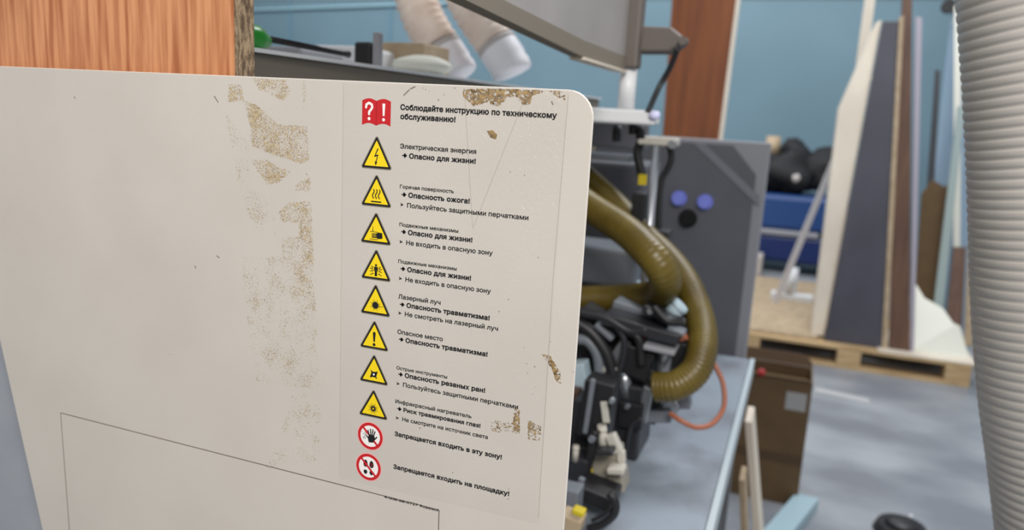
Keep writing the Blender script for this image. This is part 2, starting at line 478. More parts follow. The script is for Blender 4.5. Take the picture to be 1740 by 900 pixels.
def triangle(apex, bl, br, sym):
    a, l, r = (PY(*q, D) for q in (apex, bl, br))
    c = V(((l.x + r.x) / 2, D, (l.z + r.z) / 2)); hgt = a.z - c.z; wid = (r - l).length
    c.z += hgt / 3; R = hgt * 2 / 3 * 1000
    p = Pict(c); sx = wid * 1000 / (R * math.sqrt(3))
    for RR, rr, mi, ly in ((R * 1.03, 1.5, 3, 0), (R * 0.945, 0.8, 0, 1), (R * 0.76, 0.25, 1, 2)):
        p.poly([(x * sx, z) for x, z in rtri(RR, rr)], mi, ly)
    s = R / 15.0; sym(p, s)
    return p.build('warning_triangle', [m_black, m_yellow, m_white, m_halo], lab)


def s_bolt(p, s):
    p.poly([(x * s, z * s) for x, z in ((0.7, 6.2), (-1.9, 0.3), (0.5, 1.0), (-0.7, -3.0), (0.1, -3.0), (1.5, 2.3), (-0.6, 1.7), (1.6, 6.0))], 0, 3)
    p.poly([(x * s, z * s) for x, z in ((-1.3, -2.6), (-0.6, -5.6), (0.7, -2.8))], 0, 3)


def s_heat(p, s):
    for x in (-2.3, 0, 2.3):
        p.stroke([((x + 0.7 * math.sin(k / 10 * 2 * math.pi * 1.1)) * s, (4.2 - 6.4 * k / 10) * s) for k in range(11)], 0.8 * s, 0, 3)
    p.stroke([(-4 * s, -4.3 * s), (4 * s, -4.3 * s)], 0.9 * s, 0, 3)


def s_hand(p, s):
    p.poly([(x * s, z * s) for x, z in ((0.4, -0.2), (2.0, 0.6), (5.0, 0.4), (5.4, -2.6), (5.0, -3.6), (2, -4), (0.6, -3.4))], 0, 3)
    for z in (-0.6, -1.5, -2.4, -3.2): p.stroke([(1 * s, z * s), (-3.2 * s, (z - 0.1) * s)], 0.6 * s, 0, 3)
    p.stroke([(-4.6 * s, 0.7 * s), (1.6 * s, 0.7 * s)], 0.4 * s, 0, 3); p.stroke([(-4.8 * s, -4.6 * s), (2 * s, -4.5 * s)], 0.4 * s, 0, 3)
    p.stroke([(-2.4 * s, 4.6 * s), (-2.4 * s, 1.5 * s)], 0.35 * s, 0, 3); p.poly([(-3 * s, 2.1 * s), (-1.8 * s, 2.1 * s), (-2.4 * s, 0.9 * s)], 0, 3)


def s_person(p, s):
    p.disc(0, 3.0 * s, 0.85 * s, 0, 3, 16)
    p.poly([(x * s, z * s) for x, z in ((-1.3, 2.0), (1.3, 2.0), (1.9, -1.4), (1.3, -1.5), (0.9, 0.4), (1.0, -4.8), (0.3, -4.8), (0, -1.4), (-0.3, -4.8), (-1.0, -4.8), (-0.9, 0.4), (-1.3, -1.5), (-1.9, -1.4))], 0, 3)
    for sd in (-1, 1):
        for x0, z0, x1, z1 in ((5.0, 0.6, 2.6, 0.1), (4.8, -1.6, 2.6, -1.2), (4.6, -4.2, 2.2, -3.0), (3.9, 2.2, 2.3, 1.1)):
            p.stroke([(sd * x0 * s, z0 * s), (sd * x1 * s, z1 * s)], 0.5 * s, 0, 3)
            ux, uz = x0 - x1, z0 - z1; l = math.hypot(ux, uz); ux, uz = ux / l, uz / l
            p.poly([(sd * (x1 - 0.5 * ux) * s, (z1 - 0.5 * uz) * s), (sd * (x1 + 0.7 * ux - 0.6 * uz) * s, (z1 + 0.7 * uz + 0.6 * ux) * s), (sd * (x1 + 0.7 * ux + 0.6 * uz) * s, (z1 + 0.7 * uz - 0.6 * ux) * s)], 0, 3)


def star(p, s, r0, r1, n, wd, long=None):
    p.disc(0, -0.6 * s, r0 * s, 0, 3, 24)
    for k in range(n):
        a = 2 * math.pi * k / n; R = r1 * (1.0 if k % 2 else 0.8)
        p.poly([((r0 * 0.7 * math.cos(a + q)) * s, (-0.6 + r0 * 0.7 * math.sin(a + q)) * s) for q in (-wd, wd)] + [(R * math.cos(a) * s, (-0.6 + R * math.sin(a)) * s)], 0, 3)


def s_laser(p, s):
    star(p, s, 2.4, 4.9, 16, 0.2); p.stroke([(0, -0.6 * s), (6.2 * s, -1.1 * s)], 0.32 * s, 0, 3)


def s_excl(p, s):
    p.poly([(x * s, z * s) for x, z in ((-1.2, 4.8), (-0.7, 5.7), (0.7, 5.7), (1.2, 4.8), (0.65, -1.9), (-0.65, -1.9))], 0, 3); p.disc(0, -4 * s, 1.2 * s, 0, 3, 20)


def s_blade(p, s):
    for k in range(4):
        a = math.pi / 2 * k + 0.25; ca, sa = math.cos(a), math.sin(a)
        p.poly([((x * ca - z * sa) * s, (-0.8 + x * sa + z * ca) * s) for x, z in ((-1.6, -1.6), (1.7, -1.7), (2.2, 0.4), (3.9, 2.0), (1.1, 1.7))], 0, 3)
    p.disc(0, -0.8 * s, 0.8 * s, 2, 4, 16)


def s_sun(p, s):
    star(p, s, 2.0, 5.2, 16, 0.24); p.disc(0, -0.6 * s, 0.7 * s, 1, 4, 16)


for ap, l, r, sy, lb in (((639.5, 229), (613, 284.5), (666.7, 289), s_bolt, 'lightning bolt'), ((638, 294.4), (613, 347.8), (666, 353.3), s_heat, 'hot surface waves'),
                         ((639, 359), (612, 411), (665.5, 416.7), s_hand, 'crushed hand'), ((638, 421.5), (613, 471.5), (665, 479), s_person, 'person among arrows'),
                         ((637.8, 481), (612, 530.4), (664, 539), s_laser, 'laser burst'), ((636, 542.7), (611, 588.4), (661, 597.3), s_excl, 'exclamation mark'),
                         ((635.5, 600.4), (610.4, 646), (660.4, 655), s_blade, 'rotating blade'), ((634, 660), (609.3, 704), (659.6, 713), s_sun, 'radiant burst')):
    triangle(ap, l, r, sy)['label'] = 'yellow warning triangle with ' + lb


def prohibition(c, left, right, sym):
    cc = PY(*c, D); R = (PY(*right, D) - PY(*left, D)).length / 2 * 1000 * 0.98
    p = Pict(cc); s = R / 10.0
    p.disc(0, 0, R, 5, 0); p.disc(0, 0, R * 0.93, 4, 1); p.disc(0, 0, R * 0.73, 2, 2)
    sym(p, s)
    p.stroke([(-0.52 * R, 0.52 * R), (0.52 * R, -0.52 * R)], 1.5 * s, 4, 3)
    sym(p, s, True)
    return p.build('prohibition_sign', [m_black, m_yellow, m_white, m_halo, m_red, m_pink], lab)


def s_palm(p, s, top=False):
    if not top: 
        random.seed(3)
        for k in range(16): p.disc((-4.3 + random.uniform(-1.9, 1.9)) * s, random.uniform(-2.5, 3) * s, 0.28 * s, 0, 2.5, 8)
        p.stroke([(-5 * s, -2.5 * s), (-2.5 * s, 3 * s)], 0.3 * s, 0, 2.5)
        return
    p.poly([(x * s, z * s) for x, z in ((-1.0, -4.4), (2.6, -3.9), (3.6, -0.4), (3.0, 1.2), (-1.0, 1.2), (-1.7, -1.5))], 0, 4)
    for x0, z0, x1, z1 in ((-0.7, 0.6, -1.8, 4.2), (0.5, 1, 0.2, 5.3), (1.6, 1, 2.1, 5.2), (2.6, 0.8, 3.7, 4.2), (2.9, -2.2, 5.2, 0.6), (-1.2, -1.6, -3.0, 0.2)): p.stroke([(x0 * s, z0 * s), (x1 * s, z1 * s)], 0.85 * s, 0, 4)


def s_shoes(p, s, top=False):
    ly = 2.5
    if top: return
    for x, z in ((-2.2, 1.6), (2.3, 1.6)):
        p.poly([((x + 1.65 * math.cos(t)) * s, (z + (3.3 if math.sin(t) > 0 else 1.8) * math.sin(t)) * s) for t in [2 * math.pi * k / 20 for k in range(20)]], 0, ly)
    for x, z in ((-2.2, -3.4), (2.3, -3.4)):
        p.poly([((x + 1.45 * math.cos(t)) * s, (z + (1.2 if math.sin(t) > 0 else 1.9) * math.sin(t)) * s) for t in [2 * math.pi * k / 20 for k in range(20)]], 0, ly)
    for z in (2.6, 1.2): 
        for x in (-2.2, 2.3): p.stroke([((x - 1.3) * s, z * s), ((x + 1.3) * s, z * s)], 0.3 * s, 4, 2.8)


prohibition((629.3, 740.6), (606, 736), (652, 746), s_palm)['label'] = 'red ring sign with black raised hand'
prohibition((626.3, 793), (603.5, 788), (649, 799), s_shoes)['label'] = 'red ring sign with black shoe prints'

# red open book
pl, pr = PY(615.5, 190, D), PY(664, 193, D)
bk = Pict(V(((pl.x + pr.x) / 2, D, PY(640, 190.5, D).z))); wv = (pr.x - pl.x) * 500; hv = wv * 0.86
top = [(-wv + 2 * wv * k / 20, hv * (0.78 + 0.16 * math.sin(abs(-1 + k / 10) * math.pi))) for k in range(21)]
bk.poly([(x, z - 2 * hv * 0.86) for x, z in top] + top[::-1], 4, 0)
bk.stroke([(0, hv * 0.75), (0, -hv * 0.9)], 0.35, 6, 1)
qs = [(-0.74 + 0.02, 0.30), (-0.70, 0.50), (-0.52, 0.62), (-0.32, 0.52), (-0.28, 0.32), (-0.40, 0.12), (-0.50, 0.0), (-0.50, -0.16)]
bk.stroke([(x * wv, z * hv) for x, z in qs], wv * 0.15, 2, 2); bk.disc(-0.50 * wv, -0.48 * hv, 0.10 * wv, 2, 2, 16)
for x, z in qs: bk.disc(x * wv, z * hv, wv * 0.073, 2, 2, 12)
bk.poly([(x * wv, z * hv) for x, z in ((0.42, 0.62), (0.62, 0.62), (0.58, -0.24), (0.46, -0.24))], 2, 2); bk.disc(0.52 * wv, -0.50 * hv, 0.10 * wv, 2, 2, 16)
bk.build('manual_pictogram', [m_black, m_yellow, m_white, m_halo, m_red, m_pink, mat('dark_red_fold', (140, 18, 26), 0.5)], lab)['label'] = 'red open book with white question and exclamation marks'


def nonzero_fill(loops, offset):
    """fill closed 2D outlines by the nonzero winding rule; offset fattens them"""
    area = sum(p[0] * q[1] - q[0] * p[1] for L in loops for p, q in zip(L, L[1:] + L[:1]))
    sg = 1 if area < 0 else -1
    out = []
    for L in loops:
        n = len(L); R = []
        for i in range(n):
            a, p, c = V(L[i - 1]), V(L[i]), V(L[(i + 1) % n])
            d1, d2 = (p - a), (c - p)
            if d1.length < 1e-9 or d2.length < 1e-9: R.append(tuple(p)); continue
            d1.normalize(); d2.normalize()
            n1, n2 = V((-d1.y, d1.x)) * sg, V((-d2.y, d2.x)) * sg
            m = n1 + n2
            if m.length < 0.2: m = n1
            else: m = m / max(0.45, m.dot(n1))
            R.append(tuple(p + m * offset))
        out.append(R)
    vs, es = [], []
    for L in out:
        k = len(vs); n = len(L); vs += [V(p) for p in L]; es += [(k + i, k + (i + 1) % n) for i in range(n)]
    r = delaunay_2d_cdt(vs, es, [], 0, 1e-6, False)
    tris = []
    for f in r[2]:
        P = [r[0][i] for i in f]; cx, cy = sum(p.x for p in P) / len(P), sum(p.y for p in P) / len(P); wn = 0
        for L in out:
            for (x0, y0), (x1, y1) in zip(L, L[1:] + L[:1]):
                if (y0 <= cy) != (y1 <= cy):
                    s_ = (x1 - x0) * (cy - y0) - (cx - x0) * (y1 - y0)
                    if y1 > y0 and s_ > 0: wn += 1
                    elif y1 < y0 and s_ < 0: wn -= 1
        if wn: tris.append(f)
    return r[0], tris


def text_line(body, p0, p1, cap, bold, arrow=None, parent=lab):
    a, c = PY(*p0, D), PY(*p1, D); z = (a.z + c.z) / 2
    b = bmesh.new(); org = ORG[parent]
    cu = bpy.data.curves.new('text', 'FONT'); cu.body = body; cu.size = 1.0; cu.fill_mode = 'NONE'
    cu.resolution_u = 3; cu.space_character = 1.04 if bold else 1.0
    t = bpy.data.objects.new('text', cu); COL.objects.link(t)
    bpy.context.view_layer.update()
    me = bpy.data.meshes.new_from_object(t.evaluated_get(bpy.context.evaluated_depsgraph_get()))
    bpy.data.objects.remove(t); bpy.data.curves.remove(cu)
    nxt = {}
    for e in me.edges:
        i, j = e.vertices; nxt.setdefault(i, []).append(j); nxt.setdefault(j, []).append(i)
    first = {}
    for e in me.edges: first.setdefault(e.vertices[0], e.vertices[1])
    seen = set(); loops = []
    for i in range(len(me.vertices)):
        if i in seen or i not in nxt: continue
        L = [i]; seen.add(i)
        j = i + 1 if i + 1 in nxt[i] else nxt[i][0]
        while j not in seen:
            seen.add(j); L.append(j); k = [q for q in nxt[j] if q not in seen]
            if not k: break
            j = k[0]
        if len(L) > 2: loops.append([(me.vertices[q].co.x, me.vertices[q].co.y) for q in L])
    bpy.data.meshes.remove(me)
    groups = []                                   # outlines that touch in x are one letter
    for L in sorted(loops, key=lambda L: min(p[0] for p in L)):
        x0 = min(p[0] for p in L); x1 = max(p[0] for p in L)
        if groups and x0 < groups[-1][1]: groups[-1][0].append(L); groups[-1][1] = max(groups[-1][1], x1)
        else: groups.append([[L], x1])
    x0 = min(p[0] for L in loops for p in L); x1 = max(p[0] for L in loops for p in L)
    kx = (c.x - a.x) / (x1 - x0); kz = cap / 1000 / 0.727
    for g, _ in groups:
        vs, tr = nonzero_fill(g, 0.042 if bold else 0.022)
        bv = [b.verts.new(V((a.x + (p.x - x0) * kx, D - 0.00015, z + p.y * kz)) - org) for p in vs]
        for f in tr: b.faces.new([bv[i] for i in f])
    if arrow:
        ax = a.x - 5.3e-3; az = z + cap / 2000; u = 1e-3
        shp = ((0, .36), (2.3, .36), (1.35, 1.35), (2.25, 1.35), (3.7, 0), (2.25, -1.35), (1.35, -1.35), (2.3, -.36), (0, -.36)) if arrow == 'a' else ((0, 1.2), (2.7, 0), (0, -1.2), (.75, -.05))
        f = b.faces.new([b.verts.new(V((ax + x * u, D - 0.00015, az + y * u)) - org) for x, y in shp]); bmesh.ops.triangulate(b, faces=[f])
    for v in [v for v in b.verts if not v.link_faces]: b.verts.remove(v)
    me = bpy.data.meshes.new('text_line'); b.to_mesh(me); b.free(); me.materials.append(m_black)
    o = bpy.data.objects.new('text_line', me); COL.objects.link(o); o.parent = parent; ORG[o] = org
    o['label'] = 'printed line reading ' + body
    return o


B, Rg, S = 3.15, 3.05, 2.35
for body, p0, p1, cap, bold, ar in (
        ('Соблюдайте инструкцию по техническому', (680.8, 188), (945.6, 198.8), 3.4, 1, None),
        ('обслуживанию!', (680.8, 202.7), (773.6, 206.4), 3.4, 1, None),
        ('Электрическая энергия', (680.2, 252.6), (809, 260.5), Rg, 0, None),
        ('Опасно для жизни!', (695.6, 269.7), (808, 276.8), B, 1, 'a'),
        ('Горячая поверхность', (679.8, 320.3), (771, 327.2), S, 0, None),
        ('Опасность ожога!', (694.3, 336.2), (797.8, 344.5), B, 1, 'a'),
        ('Пользуйтесь защитными перчатками', (692, 352.8), (897.6, 373.3), Rg, 0, 'b'),
        ('Подвижные механизмы', (678.9, 385), (778.7, 394), S, 0, None),
        ('Опасно для жизни!', (693.7, 399.6), (802.3, 410.3), B, 1, 'a'),
        ('Не входить в опасную зону', (690.5, 416), (837, 433), Rg, 0, 'b'),
        ('Подвижные механизмы', (677, 447), (775.8, 458.5), S, 0, None),
        ('Опасно для жизни!', (692.4, 462), (800, 475.4), B, 1, 'a'),
        ('Не входить в опасную зону', (689.2, 479), (833.8, 497.2), Rg, 0, 'b'),
        ('Лазерный луч', (677, 507.6), (748.5, 516.5), Rg, 0, None),
        ('Опасность травматизма!', (691.1, 522.4), (831.6, 543.4), B, 1, 'a'),
        ('Не смотреть на лазерный луч', (688.2, 538.5), (846, 560), Rg, 0, 'b'),
        ('Опасное место', (675.7, 567), (752.3, 579), Rg, 0, None),
        ('Опасность травматизма!', (689.5, 581.4), (828, 605.4), B, 1, 'a'),
        ('Острые инструменты', (674, 627), (759.7, 642.6), S, 0, None),
        ('Опасность резаных ран!', (688.2, 641), (823.9, 666.6), B, 1, 'a'),
        ('Пользуйтесь защитными перчатками', (685, 657.7), (880, 693.5), Rg, 0, 'b'),
        ('Инфракрасный нагреватель', (672.1, 684.2), (801, 710), 2.7, 0, None),
        ('Риск травмирования глаз!', (686, 699.6), (816, 725.6), 2.8, 1, 'a'),
        ('Не смотрите на источник света', (683.7, 714.6), (828.7, 745.6), 2.8, 0, 'b'),
        ('Запрещается входить в эту зону!', (671.1, 739.5), (852.2, 779.8), 3.2, 1, None),
        ('Запрещается входить на площадку!', (668.9, 795.2), (864.8, 842), 3.2, 1, None),
        ('4-008-68-0727 Russisch', (652.8, 845), (746.5, 869), 1.9, 0, None)):
    text_line(body, p0, p1, cap, bold, ar)

# ------------------------------------------------------------------ beech board behind the panel
t = thing('particleboard', (-0.8, 0.487, 0), 'upright particleboard with orange beech laminate behind the guard panel', 'board')
X1 = -0.4064
MB().box((-1.25, 0.476, 0), (X1 - 0.0006, 0.4985, 1.95)).build('core', m_chip, t)
MB().box((-1.25, 0.4745, 0), (X1, 0.476, 1.95)).build('laminate', m_beech, t)

# ------------------------------------------------------------------ edge banding machine
mach = thing('edge_banding_machine', (-0.6, 1.3, 0), 'grey edge banding machine with enamelled table behind the guard panel', 'machine')
b = MB(); b.box((-1.3, 0.60, 0), (-0.10, 2.0, 0.855)); b.build('base_cabinet', m_dkplate, mach, bevel=0.006)
b = MB(); b.box((-0.0775, 0.56, 0.852), (-0.066, 2.03, 0.903)); b.build('table_edge', mat('pale_edge', (190, 202, 208), 0.35), mach, bevel=0.002)
b = MB(); b.box((-1.3, 0.56, 0.858), (-0.078, 2.03, 0.90)); b.build('table_top', m_table, mach, bevel=0.003)
b = MB(); b.box((-1.0, 0.525, 0.902), (-0.5, 1.9, 1.543)); b.build('feed_cover', m_olive, mach, bevel=0.003)
b = MB(); b.box((-1.0, 0.525, 1.5432), (-0.494, 1.9, 1.547)); b.build('cover_edge', m_whitem, mach)
# big grey plate with chamfered inset
YP = 2.1
b = MB(); b.prism([V((-0.75, YP, 0)), V((-0.095, YP, 0)), V((-0.092, YP, 1.458)), V((-0.75, YP, 1.458))], (0, 0.05, 0)); pl_ = b.build('housing', m_ltgrey, mach, bevel=0.004)
b = MB(); b.prism([V((-0.74, YP - 0.006, 0.01)), V((-0.122, YP - 0.006, 0.01)), V((-0.119, YP - 0.006, 1.375)), V((-0.185, YP - 0.006, 1.448)), V((-0.74, YP - 0.006, 1.448))], (0, 0.0055, 0)); hp = b.build('housing_door', m_dkplate, mach, bevel=0.002)
b = MB(); q = [PY(*p, YP - 0.0085) for p in ((1178, 243), (1196, 243), (1290, 333), (1289, 350))]; b.prism([q[0], q[1], q[2], q[3]], (0, 0.002, 0)); b.build('diagonal_seam', mat('seam_grey', (122, 124, 131), 0.45), hp)
for (px, py, r, m_, lb) in ((1154, 337, 0.0165, m_knobblue, 'pale blue indicator'), (1198, 343, 0.0165, m_knobblue, 'pale blue indicator'), (1169, 371, 0.020, m_knob, 'black knob')):
    c = PY(px, py, YP - 0.006); b = MB(); b.cyl(c + V((0, -0.004, 0)), c + V((0, -0.0005, 0)), r * 1.25, seg=24).cyl(c + V((0, -0.024, 0)), c + V((0, -0.004, 0)), r * 0.9, r, 24)
    b.build('knob', m_, hp)['label'] = lb
# hood
YB = 1.31
b = MB(); b.prism([V((-0.300, y_, z_)) for y_, z_ in ((0.452, 1.648), (0.62, 1.604), (1.03, 1.59), (1.285, 1.59), (1.285, 2.05), (0.452, 2.05))], (-0.014, 0, 0)); b.build('hood', m_hood, mach)
b = MB(); b.prism([V((-0.298, y_, z_)) for y_, z_ in ((0.45, 1.640), (0.62, 1.5965), (1.03, 1.5785), (1.285, 1.5785), (1.285, 1.600), (1.03, 1.600), (0.62, 1.612), (0.45, 1.655))], (-0.018, 0, 0)); b.build('hood_lip', m_olive, mach)
b = MB(); b.box((-0.318, 1.031, 1.575), (-0.296, 1.29, 1.5783)); b.build('hood_rail', m_cream, mach)
b = MB(); b.box((-0.312, 1.287, 1.583), (-0.280, 1.325, 2.05)); b.build('hood_column', m_bracket, mach, bevel=0.004)
b = MB(); q = [PY(*p, YB) for p in ((1078, 43), (1140, 46), (1160, 62), (1158, 74), (1136, 88), (1078, 88))]; b.prism(q, (0, 0.06, 0)); br_ = b.build('bracket', m_bracket, mach, bevel=0.004)
c = PY(1160, 69, YB - 0.006); MB().cyl(c, c + V((0, 0.02, 0)), 0.007).build('bolt', m_bracket, br_)
zb = PY(1066, 198, YB).z
c1 = PY(1066, 150, YB); b = MB(); b.cyl(V((c1.x, YB, zb + 0.0125)), V((c1.x, YB, 1.583)), 0.0145); b.build('support_post', m_whitem, mach)
b = MB(); b.box((-0.62, YB - 0.025, zb - 0.012), (PY(1118, 196, YB).x, YB + 0.02, zb + 0.012)); lb_ = b.build('cross_bar', m_whitem, mach, bevel=0.004)
c = PY(1112, 196, YB - 0.028); MB().blob(c, 0.0075, (1.3, 0.8, 1), sub=2, amp=0).build('led_highlight', mat('violet_white_highlight', (214, 214, 248), 0.3), lb_)  # pale violet blob paints the bluish LED highlight on the bar end
b = MB(); b.box((-0.62, 1.57, 1.44), (-0.31, 1.60, 1.49)); b.build('beam', m_dkplate, mach, bevel=0.003)
b = MB(); b.tube(spline([PY(1152, 82, YB - 0.01), PY(1138, 116, YB), PY(1120, 148, YB), PY(1101, 190, YB - 0.027)]), 0.0048, 10); b.build('cable', m_dark, mach)
for px, y0, y1 in ((1048, 212, 240), (1088, 214, 236), (1076, 205, 228)):
    c = PY(px, y0, 1.34); c2 = PY(px, y1, 1.34); MB().cyl(c, c2, 0.008).build('fixing', m_dark, mach)
# gray blocks left of the cylinder, below the cross bar
b = MB(); b.box((-0.62, 1.75, 0.902), (-0.34, 1.95, 1.40)); b.build('gearbox', m_dkplate, mach, bevel=0.01)
a, c = PY(1003, 260, 1.55), PY(1078, 268, 1.55); b = MB(); b.box((-0.62, 1.52, c.z - 0.008), (c.x, 1.60, c.z + 0.006)); b.build('slide', m_body, mach, bevel=0.002)
b = MB(); a, c = PY(985, 418, 1.52), PY(1078, 492, 1.52); b.box((-0.55, 1.52, c.z), (c.x, 1.66, a.z)); b.build('motor_block', m_body, mach, bevel=0.008)
b = MB(); b.box((-0.55, 1.53, 0.902), (-0.36, 1.65, c.z)); b.build('pedestal', m_dark2, mach, bevel=0.004)
a = PY(1092, 478, 1.5); MB().cyl(a, a + V((0.0, 0.0, -0.07)), 0.012).build('fitting', m_paleblue, mach)

# ------------------------------------------------------------------ pneumatic cylinder with cable loops
x, y0 = PY(1112, 330, 1.5).x, 1.5
cy = thing('pneumatic_cylinder', (x, y0, 0.9), 'slim silver pneumatic cylinder with black cable loops before the dark housing door', 'cylinder')
zt, zm, zb2 = PY(1112, 232, y0).z, PY(1112, 350, y0).z, PY(1112, 440, y0).z
MB().cyl((x - 0.002, y0 - 0.012, 0.9005), (x - 0.002, y0 - 0.012, zt - 0.0165), 0.0085, seg=16).build('rod', m_alu, cy)
MB().cbox((x, y0, zt - 0.008), (0.075, 0.04, 0.016)).build('head_block', m_pale, cy, bevel=0.003)
MB().cyl((x + 0.03, y0 - 0.03, zt - 0.012), (x + 0.03, y0 - 0.018, zt - 0.012), 0.008).build('bolt', m_alu, cy)
MB().cbox((x - 0.026, y0, zm - 0.01), (0.026, 0.045, 0.07)).build('valve_block', m_dark, cy, bevel=0.003)
MB().cbox(PY(1092, 305, y0 - 0.03), (0.016, 0.004, 0.020)).build('sticker', m_stickery, cy)
MB().cbox(PY(1125, 415, y0 - 0.005), (0.03, 0.05, 0.06)).build('clamp', m_dark2, cy, bevel=0.003)
for pts, r in ((((1100, 236), (1088, 244), (1083, 262), (1088, 285), (1091, 300)), 0.009), (((1118, 236), (1136, 246), (1141, 268), (1134, 288), (1124, 306), (1120, 345), (1119, 400)), 0.0065)):
    MB().tube(spline([PY(px, py, y0 + 0.005) for px, py in pts]), r, 10).build('cable', m_dark, cy)

# ------------------------------------------------------------------ trimming unit (dark cluster below the amber hoses)
tu = thing('trimming_unit', (-0.27, 1.3, 0.9), 'black trimming unit with aluminium cylinders and cables under the amber hoses', 'machine unit')


def bit(kind, px, py, Y, m_, name, parent, **k):
    c = PY(px, py, Y); b = MB(); s = 0.00092 * Y     # metres per pixel at that distance
    rot = Matrix.Rotation(math.radians(k.get('a', 0)), 3, 'Y')
    if kind == 'box': b.cbox(c, (k['w'] * s, k.get('d', k['w']) * s, k['h'] * s), rot)
    elif kind == 'cyl':
        u = rot @ V((0, 0, 1)) if not k.get('ax') else V(k['ax']); u = u * k['h'] * s / 2
        b.cyl(c - u, c + u, k['w'] * s / 2, seg=18)
        u2 = u * 1.0; b.cyl(c + u2 * 0.55, c + u2 * 0.75, k['w'] * s / 2 * 1.12, seg=18)
    return b.build(name, m_, parent, bevel=0.0025 if kind == 'box' else 0)


MB().box((-0.36, 1.28, 0.9005), (-0.22, 1.40, 1.04)).build('foot', m_dark2, tu, bevel=0.005)
for kind, px, py, Y, m_, nm, k in (
        ('box', 1045, 590, 1.36, m_dark2, 'casting', dict(w=110, h=90, d=70)), ('box', 1085, 655, 1.34, m_dark2, 'casting', dict(w=80, h=80, d=60, a=8)),
        ('box', 1010, 560, 1.33, m_dark, 'cover', dict(w=60, h=55, a=25)), ('box', 1100, 545, 1.33, m_dark2, 'slide_plate', dict(w=110, h=16, a=8)),
        ('box', 1128, 568, 1.31, m_paleblue, 'valve', dict(w=38, h=14, a=4)), ('cyl', 1128, 612, 1.31, m_alu, 'air_cylinder', dict(w=24, h=58)), ('box', 1152, 612, 1.33, m_dark, 'motor', dict(w=32, h=60)),
        ('cyl', 1147, 527, 1.33, m_paleblue, 'fitting', dict(w=24, h=26, a=40)), ('box', 1125, 530, 1.32, m_dark2, 'lever', dict(w=50, h=12, a=20)),
        ('cyl', 1157, 574, 1.30, m_orange, 'connector', dict(w=11, h=18, a=60)), ('cyl', 1092, 570, 1.29, m_red, 'button', dict(w=10, h=8, ax=(0, 1, 0))),
        ('box', 1052, 600, 1.29, m_alu, 'bracket', dict(w=18, h=50, a=28)), ('box', 1037, 624, 1.28, m_pale, 'end_stop', dict(w=26, h=9, a=-4)),
        ('cyl', 1062, 650, 1.29, m_alu, 'air_cylinder', dict(w=20, h=46, a=-12)), ('box', 1098, 685, 1.29, m_alu, 'bracket', dict(w=16, h=56, a=6)),
        ('box', 1075, 700, 1.29, m_dark, 'cover', dict(w=36, h=40)), ('box', 1118, 700, 1.31, m_body, 'guide', dict(w=44, h=18, a=-10)), ('cyl', 1142, 690, 1.31, m_alu, 'roller', dict(w=22, h=22, ax=(0, 1, 0))),
        ('box', 1160, 680, 1.33, m_body, 'guide', dict(w=24, h=20, a=-10)), ('box', 1080, 528, 1.36, m_body, 'slide_plate', dict(w=60, h=26, a=10)), ('box', 1085, 610, 1.30, m_dark, 'cover', dict(w=44, h=44, a=15)),
        ('box', 985, 642, 1.25, m_paleblue, 'guard', dict(w=30, h=52, a=-14)), ('box', 1100, 590, 1.3, m_body, 'bracket', dict(w=14, h=40, a=-20)),
        ('box', 1030, 560, 1.29, m_body, 'lever', dict(w=34, h=8, a=35)), ('cyl', 1062, 548, 1.29, m_alu, 'pin', dict(w=8, h=12, ax=(0, 1, 0))), ('cyl', 1014, 590, 1.28, m_body, 'pin', dict(w=12, h=14, ax=(0, 1, 0))),
        ('cyl', 1112, 640, 1.28, m_alu, 'pin', dict(w=9, h=14, ax=(0, 1, 0))), ('box', 1150, 560, 1.29, m_body, 'lever', dict(w=26, h=7, a=15)), ('cyl', 1066, 690, 1.26, m_alu, 'pin', dict(w=7, h=10, ax=(0, 1, 0))),
        ('box', 1124, 588, 1.28, m_ltgrey, 'valve', dict(w=46, h=8, a=4)), ('cyl', 1105, 528, 1.28, m_alu, 'pin', dict(w=8, h=10, ax=(0, 1, 0))), ('box', 1022, 655, 1.22, m_body, 'bracket', dict(w=10, h=36, a=6))):
    bit(kind, px, py, Y, m_, nm, tu, **k)
for pts, r, m_ in ((((975, 545), (1005, 565), (1030, 600), (1042, 640)), 0.011, m_dark), (((980, 575), (1000, 580), (1016, 605), (1020, 650)), 0.010, m_body), (((985, 530), (1030, 540), (1070, 562), (1100, 560)), 0.009, m_dark2),
                   (((1060, 560), (1085, 575), (1090, 620)), 0.008, m_dark), (((1110, 520), (1135, 545), (1165, 548)), 0.007, m_dark), (((1040, 545), (1060, 575), (1058, 610), (1040, 660)), 0.006, m_dark2), (((1090, 710), (1072, 725), (1062, 775)), 0.0045, m_dark2)):
    MB().tube(spline([PY(px, py, 1.27) for px, py in pts]), r, 10).build('cable', m_, tu)

